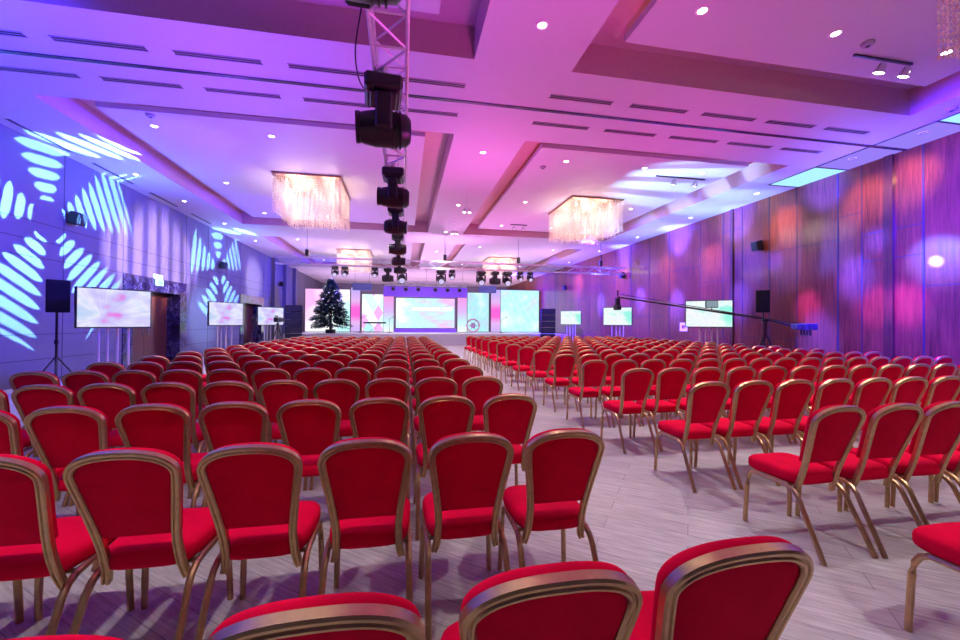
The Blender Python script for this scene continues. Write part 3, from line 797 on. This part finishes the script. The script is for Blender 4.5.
# microphone stands
for k, (x, w) in enumerate(((-2.9, 'left of the keyboard'), (7.0, 'before the right magenta column'), (-.95, 'right of the keyboard'))):
    t = thing('microphone_stand', 'thin microphone stand ' + w, 'microphone stand', (x, SY - 2.4, SZ))
    MB().tube([(0, 0, .02), (0, 0, .95), (.35, 0, 1.15)], .014, 6).build('pole', black, t, True)
    MB().lathe([(0, 0), (.16, 0), (.16, .02), (0, .03)], n=14).build('base', black, t, True)
    MB().lathe([(0, -.03), (.03, 0), (.035, .04), (0, .07)], (.38, 0, 1.15), 10, rot_y(1.2)).build('microphone', black, t, True)
# ------------------------------------------------------------------ Christmas tree
random.seed(21)
t = thing('christmas_tree', 'tall decorated Christmas tree at the stage left side', 'christmas tree', (-4.55, 27.0, .72))
TH = 3.45
MB().lathe([(.09, 0), (.07, TH * .5), (.02, TH * .97)], n=8).build('trunk', mat('bark', (.06, .035, .02), .8, noise=.3), t, True)
MB().lathe([(.0, 0), (.3, 0), (.32, .22), (.3, .25), (0, .25)], n=16).build('pot', black, t, True)
nb = MB(); lights_ = MB(); balls = []
def blade(b, p, d, L, w):
    d = d.normalized(); s = d.cross(Vector((0, 0, 1))).normalized() * w; u_ = s.cross(d).normalized() * w * .6
    b.add([p - s, p + s, p + d * L, p + u_], [(0, 1, 2), (1, 3, 2), (3, 0, 2)])
for k in range(760):
    q = random.random() ** .75; z = .43 + (TH - .63) * q
    R = (1.25 * (1 - q) ** .8 + .06) * (1 + .12 * math.sin(q * 40)); a = random.uniform(0, 2 * PI)
    L = R * random.uniform(.85, 1.05)
    base = Vector((0, 0, z + .10)); dr = Vector((math.cos(a), math.sin(a), -.22 + .4 * q))
    for m_ in range(int(4 + L * 16)):
        f_ = (m_ + random.random()) / (4 + L * 16); f_ = .25 + .75 * f_
        p = base + dr * L * f_
        for _ in range(2):
            dd = dr + Vector((random.uniform(-1, 1), random.uniform(-1, 1), random.uniform(-.5, .6))) * .9
            blade(nb, p, dd, random.uniform(.13, .24), .028)
    if random.random() < .4:
        p = base + dr * L * random.uniform(.85, 1.0)
        lights_.box(p, (.02, .02, .02), rot_z(random.random()))
    if k % 9 == 0: balls.append(base + dr * L * .98 + Vector((0, 0, -.06)))
o = nb.build('needles', mat('fir_needles', (.012, .03, .05), .6, noise=.4), t); o['kind'] = 'stuff'
o = lights_.build('string_lights', emis('fairy_light', (.8, .9, 1), 5), t); o['kind'] = 'stuff'
bm_ = mat('bauble_silver', (.7, .72, .85), .2, metal=.9, noise=.05)
sph = MB().lathe([(0, -.05), (.035, -.035), (.05, 0), (.035, .035), (0, .05)], n=10).mesh('bauble', bm_, True)
for p in balls: bo = link('bauble', sph, t); bo.location = p
st_ = MB(); pts = []
for k in range(10):
    a = PI / 2 + k * PI / 5; rr = .15 if k % 2 == 0 else .06; pts.append((rr * math.cos(a), 0, TH + .02 + rr * math.sin(a)))
st_.add(pts + [(0, -.04, TH + .02), (0, .04, TH + .02)], [(k, (k + 1) % 10, 10) for k in range(10)] + [((k + 1) % 10, k, 11) for k in range(10)])
st_.build('star', mat('star_silver', (.8, .8, .7), .3, metal=.8, noise=.05), t)
# ------------------------------------------------------------------ camera jib and cameras
PV = Vector((9.25, 8.95, 1.56)); FE = Vector((6.80, 12.0, 2.28)); dirj = (FE - PV).normalized(); BE = PV - dirj * .95 - Vector((0, 0, .12))
t = thing('camera_crane', 'black camera crane reaching left across the right screen', 'camera crane', (PV.x, PV.y, 0))
Lc = lambda p: tuple(Vector(p) - Vector((PV.x, PV.y, 0)))
MB().tube([Lc(FE), Lc(PV), Lc(BE)], .028, 8).tube([Lc(FE + Vector((0, 0, .10)) - dirj * .1), Lc(BE + Vector((0, 0, .12)))], .012, 6).build('arm', black, t, True)
MB().lathe([(.03, -.45), (.05, -.42), (.05, -.05), (.09, -.03), (.09, .05), (0, .06)], (0, 0, PV.z - .05), 12).build('pivot_head', black, t, True)
for k in range(3):
    a = 2 * PI * k / 3 + .9; MB().tube([(0, 0, PV.z - .35), (.5 * math.cos(a), .5 * math.sin(a), .02)], .024, 8).tube([(0, 0, .55), (.3 * math.cos(a), .3 * math.sin(a), .5)], .01, 6).build('leg', black, t, True)
bl = Lc(BE)
for k in range(4): MB().lathe([(.03, -.02), (.12, -.02), (.125, 0), (.12, .02), (.03, .02)], (bl[0] - dirj.x * .06 * k + dirj.x * .2, bl[1] - dirj.y * .06 * k + dirj.y * .2, bl[2]), 16, Matrix.Rotation(math.atan2(dirj.x, -dirj.y), 3, 'Z') @ rot_x(PI / 2)).build('counterweight', black, t, True)
MB().box((bl[0] + .0, bl[1] + .1, bl[2] + .10), (.34, .26, .16), b=.02).box((bl[0] - .3, bl[1] + .1, bl[2] + .10), (.2, .2, .14), b=.02).build('control_box', mat('box_blue_grey', (.10, .13, .3), .35, metal=.5, noise=.3), t)
fl = Lc(FE)
MB().box((fl[0], fl[1], fl[2] - .15), (.14, .10, .22), b=.01).box((fl[0], fl[1] + .02, fl[2] - .34), (.16, .26, .16), b=.02).tube([(fl[0], fl[1], fl[2] + .02), (fl[0], fl[1], fl[2] + .22)], .02, 6).build('remote_camera', black, t)
mp = Lc(PV + dirj * 1.25 + Vector((0, 0, .2)))
MB().box(mp, (.34, .03, .22), rot_z(-.3), b=.008).tube([mp, (mp[0], mp[1], mp[2] - .2)], .01, 6).build('monitor', black, t)
MB().box((mp[0], mp[1] - .018, mp[2]), (.30, .004, .18), rot_z(-.3)).build('monitor_display', emis('mon', (.5, .65, .8), .5), t)
def video_cam(x, y, rz, label):
    t = thing('video_camera', label, 'video camera', (x, y, 0), rz, 'video cameras on tripods')
    MB().lathe([(.03, 0), (.05, .03), (.05, .12), (.03, .14)], (0, 0, 1.25), 10).build('tripod_head', black, t, True)
    for k in range(3):
        a = 2 * PI * k / 3; MB().tube([(0, 0, 1.28), (.42 * math.cos(a), .42 * math.sin(a), .02)], .02, 6).build('leg', black, t, True)
    MB().box((0, 0, 1.50), (.16, .40, .2), b=.02).box((0, -.1, 1.64), (.05, .22, .05), b=.01).build('camera_body', black, t)
    MB().lathe([(0, 0), (.06, 0), (.075, .2), (.09, .24), (.0, .22)], (0, .2, 1.50), 14, rot_x(-PI / 2)).build('lens', black, t, True)
    MB().tube([(.05, -.1, 1.36), (.12, -.5, 1.25)], .012, 6).build('pan_handle', black, t, True)
video_cam(-5.65, 16.9, .3, 'video camera on a tripod before the left screens, left one')
video_cam(-5.0, 17.6, -.2, 'video camera on a tripod before the left screens, right one')
# wall sign near right screens
t = thing('wall_notice', 'small square lit notice on the wood wall', 'notice', (XR, 14.2, 1.31))
MB().box((-.015, 0, 0), (.03, .42, .34), b=.006).build('plate', mat('notice_white', (.8, .7, .85), .4, noise=.05, emit=(.8, .6, 1), es=.35), t)
MB().box((-.032, 0, 0), (.006, .16, .13)).build('symbol', mat('notice_symbol', (.3, .1, .4), .4, noise=.05), t)

# ------------------------------------------------------------------ LIGHTS
def aim(o, tgt):
    d = Vector(tgt) - o.location; o.rotation_euler = d.to_track_quat('-Z', 'Y').to_euler()
def spot(name, loc, tgt, col, e, size=60, blend=.5, soft=.05, roll=0):
    if name == 'ceiling_wash_beam': e *= 1.4
    if name in ('wall_wash_beam', 'wall_streak_beam', 'wall_warm_beam') and loc[0] > 0: e *= 1.5
    l = bpy.data.lights.new(name, 'SPOT'); l.energy = e; l.color = col; l.spot_size = math.radians(size); l.spot_blend = blend; l.shadow_soft_size = soft
    o = bpy.data.objects.new(name, l); COL.objects.link(o); o.location = loc; aim(o, tgt)
    if roll: o.rotation_euler = (o.rotation_euler.to_matrix() @ rot_z(roll)).to_euler()
    return o
def gobo(o, kind=0, freq=9.0, pmax=.52, npet=6, phase=0.0):
    l = o.data; l.use_nodes = True; t = NT(l.node_tree); e = t.n['Emission']
    x, y, z = t.sep(t.coord('Normal'))
    z = t.m('MAXIMUM', t.m('ABSOLUTE', z), .01)
    u = t.m('DIVIDE', x, z); v = t.m('DIVIDE', y, z)
    if kind == 0:
        rr = t.m('SQRT', t.m('ADD', t.m('MULTIPLY', u, u), t.m('MULTIPLY', v, v)))
        a = t.m('ADD', t.m('ARCTAN2', v, u), phase)
        sec = 2 * PI / npet
        k = t.m('ROUND', t.m('DIVIDE', a, sec)); da = t.m('SUBTRACT', a, t.m('MULTIPLY', k, sec))
        p = t.m('MULTIPLY', rr, t.m('COSINE', da)); q = t.m('ABSOLUTE', t.m('MULTIPLY', rr, t.m('SINE', da)))
        w = t.m('MULTIPLY', p, .42)
        lens = t.m('SUBTRACT', 1, t.m('POWER', t.m('MINIMUM', t.m('DIVIDE', q, t.m('MAXIMUM', w, .001)), 1), 4.0))
        fr = t.m('FRACT', t.m('MULTIPLY', p, freq / pmax)); tri = t.m('ABSOLUTE', t.m('SUBTRACT', t.m('MULTIPLY', fr, 2), 1))
        # stripe where tri < .62*lens
        dd = t.m('SUBTRACT', t.m('MULTIPLY', lens, .78), tri)
        s = t.m('MINIMUM', t.m('MAXIMUM', t.m('MULTIPLY', dd, 7), 0), 1)
        s = t.m('MULTIPLY', s, t.m('GREATER_THAN', p, pmax * .16)); s = t.m('MULTIPLY', s, t.m('LESS_THAN', p, pmax))
    else:
        fr = t.m('FRACT', t.m('MULTIPLY', u, freq)); tri = t.m('ABSOLUTE', t.m('SUBTRACT', t.m('MULTIPLY', fr, 2), 1))
        hh = t.m('SUBTRACT', .42, t.m('MULTIPLY', t.m('ABSOLUTE', u), .4))
        ed = t.m('MINIMUM', t.m('MAXIMUM', t.m('MULTIPLY', t.m('SUBTRACT', hh, t.m('ABSOLUTE', v)), 6), 0), 1)
        s = t.m('MULTIPLY', ed, t.m('MINIMUM', t.m('MAXIMUM', t.m('MULTIPLY', t.m('SUBTRACT', .75, tri), 4), .25), 1))
    t.l.new(s, e.inputs['Strength'])
    return o
# magenta / violet wash on the ceiling
def up(x, y, z, col, e, size=165, tx=0, ty=0): return spot('ceiling_wash_beam', (x, y, z), (x + tx, y + ty, z + 1), col, e, size, 1.0, .25)
MAG = (.85, .085, .56); PINK = (.9, .14, .62); VIO = (.30, .10, 1); BLU = (.03, .06, 1); LAV = (.62, .40, 1)
MAG = (.80, .05, .60); PINK = (.88, .11, .70)
up(1.8, 3.2, 2.2, MAG, 300)
up(6.0, 7.6, 2.4, MAG, 170)
up(1.8, 9.5, 2.6, PINK, 290)
up(4.3, 15.6, 2.6, PINK, 220)
up(-2.6, 6.0, 2.6, (.26, .05, 1), 400)
up(-3.8, 9.8, 2.6, (.24, .08, 1), 290)
up(-2.8, 15.5, 2.6, (.40, .16, 1), 290)
up(1.8, 18.5, 2.6, (.9, .35, .95), 480)
for (x, y) in ((-4.5, 22), (1.7, 24), (8, 22)): up(x, y, 2.2, (.72, .42, 1) if x < 0 else (.88, .45, 1), 480)
for (x, y) in ((-4.5, 33.5), (1.7, 33.5), (8, 33.5)): up(x, y, 1.0, (.85, .55, 1) if x < 0 else (1, .55, .9), 900)
for x in (-5, 0, 5, 9): spot('backdrop_beam', (x, 34, 1.2), (x, YB, 3.6), (1, .6, .95), 900, 120, 1.0, .2)
up(9.9, 7.4, 3.6, (.15, .12, 1), 260)
up(10.0, 11.5, 3.6, (.16, .30, 1), 260)
up(10.0, 15.5, 3.6, (.2, .28, 1), 220)
up(-7.0, 19.0, 3.6, (.15, .3, 1), 180)
# blue wash left wall + ceiling
for (y, e) in ((4.5, 3000), (9.5, 2600), (15, 1500), (21, 1700), (27, 2400)):
    spot('wall_wash_beam', (-2.5, y, 4.4), (XL, y + .8, 3.5), (.04, .02, 1), e * 1.25, 105, 1.0, .2)
up(-6.2, 5.2, 3.4, BLU, 420)
up(-6.9, 12.0, 3.6, (.08, .16, 1), 300)
# blue on wood wall
for (y, e) in ((4.6, 9000), (14, 4500), (19, 6500), (24, 8000), (30, 8000)):
    spot('wall_wash_beam', (6.5, y, 4.4), (XR, y + .4, 2.6), (.05, .015, 1), e * 1.9, 95, 1.0, .2)
for (y, z, e, sz) in ((8.75, 5.1, 9000, 26), (8.0, 2.6, 14000, 17), (8.95, .9, 16000, 17), (11.6, 4.9, 8000, 30), (11.5, 2.2, 12000, 18), (10.2, 3.3, 5000, 12), (7.6, 3.4, 7000, 13),
        (14.5, 5.0, 12000, 34), (14.6, 2.2, 13000, 19), (17.2, 2.6, 14000, 18), (18.5, 5.0, 12000, 34), (21, 2.5, 16000, 20)):
    spot('wall_streak_beam', (8.3, y - .2, 4.9 if z < 4 else 3.2), (XR, y, z), (.03, .045, 1), e * (1.0 if y < 13 else 1.3), sz, 1.0, .1)
for (y, z, e) in ((9.9, 4.3, 230), (7.75, 4.4, 260), (15.5, 3.4, 280), (6.9, 4.6, 260), (12.8, 3.4, 300), (9.9, 2.0, 120), (7.9, 1.4, 110), (18.8, 3.6, 280), (24, 4, 300)):
    spot('wall_warm_beam', (9.6, y - .5, 5.1), (XR, y, z), (1, .45, .16), e * .95, 50, 1.0, .1)
spot('wall_hot_beam', (6.8, 8.2, 4.2), (XR, 6.5, 2.75), (.10, .16, 1), 8000, 15, 1.0, .02)  # two added spots imitate a moving head's reflection in the glossy wood
spot('wall_hot_beam', (6.8, 8.2, 4.2), (XR, 6.5, 2.75), (.5, .65, 1), 16000, 3.4, 1.0, .02)
for (y0, z0) in ((7.0, 1.9), (7.6, 1.9), (9.2, 1.9)): spot('wall_streak_beam', (8.5, y0, 4.0), (XR, y0, z0), (.5, .06, 1), 1500, 16, .8, .1)
# gobo projections
CY = (.22, .62, 1)
PH = -math.radians(98)
gobo(spot('gobo_beam', (-3.6, 10.75, 3.66), (XL, 10.75, 3.66), CY, 10500, 100, .2, .012), 0, 9.5, .64, 5, PH)
gobo(spot('gobo_beam', (-3.6, 19.3, 3.7), (XL, 19.3, 3.7), CY, 7500, 90, .2, .004), 0, 6.0, .56, 5, PH)
gobo(spot('gobo_beam', (-3.0, 14.8, 3.6), (XL, 14.9, 3.4), (.85, .6, 1), 4200, 60, .4, .02), 1, 7.0)
spot('white_pool_beam', (-3.0, 22.5, 3.9), (XL, 23.4, 3.6), (.9, .75, 1), 2200, 34, .8, .05)
spot('white_pool_beam', (-3.4, 17.0, 3.0), (XL, 17.9, 1.6), (.45, .65, 1), 1700, 36, .8, .05)
gobo(spot('gobo_beam', (4.2, 13.0, 3.2), (XR, 11.6, 4.4), (.10, .12, 1), 5000, 80, .4, .02), 1, 6.0)
gobo(spot('gobo_beam', (3.5, 9.0, 2.6), (8.6, 11.2, 5.3), (.3, .6, 1), 5500, 55, .4, .02, .7), 1, 5.0)
# light on the stage
for (x, col, e) in ((-5, (.5, .3, 1), 160), (1.6, (.9, .5, 1), 220), (7.5, (.6, .4, 1), 160)):
    spot('stage_beam', (x, 25.5, 4.4), (x, 30, 1.0), col, e, 110, 1.0, .2)
spot('tree_beam', (-1.5, 21.5, 3.8), (-4.55, 27, 2.2), (.12, .15, 1), 500, 34, .6, .1)

# ------------------------------------------------------------------ world + view
w = bpy.data.worlds.new('w'); S.world = w; w.use_nodes = True
w.node_tree.nodes['Background'].inputs[0].default_value = (.10, .05, .2, 1); w.node_tree.nodes['Background'].inputs[1].default_value = .15
S.view_settings.view_transform = 'Standard'; S.view_settings.look = 'None'; S.view_settings.exposure = 0; S.view_settings.gamma = 1; S.view_settings.use_curve_mapping = False
S.cycles.use_denoising = True
S.cycles.max_bounces = 6; S.cycles.diffuse_bounces = 3; S.cycles.glossy_bounces = 3; S.cycles.transmission_bounces = 4; S.cycles.sample_clamp_indirect = 4; S.cycles.caustics_reflective = False; S.cycles.caustics_refractive = False
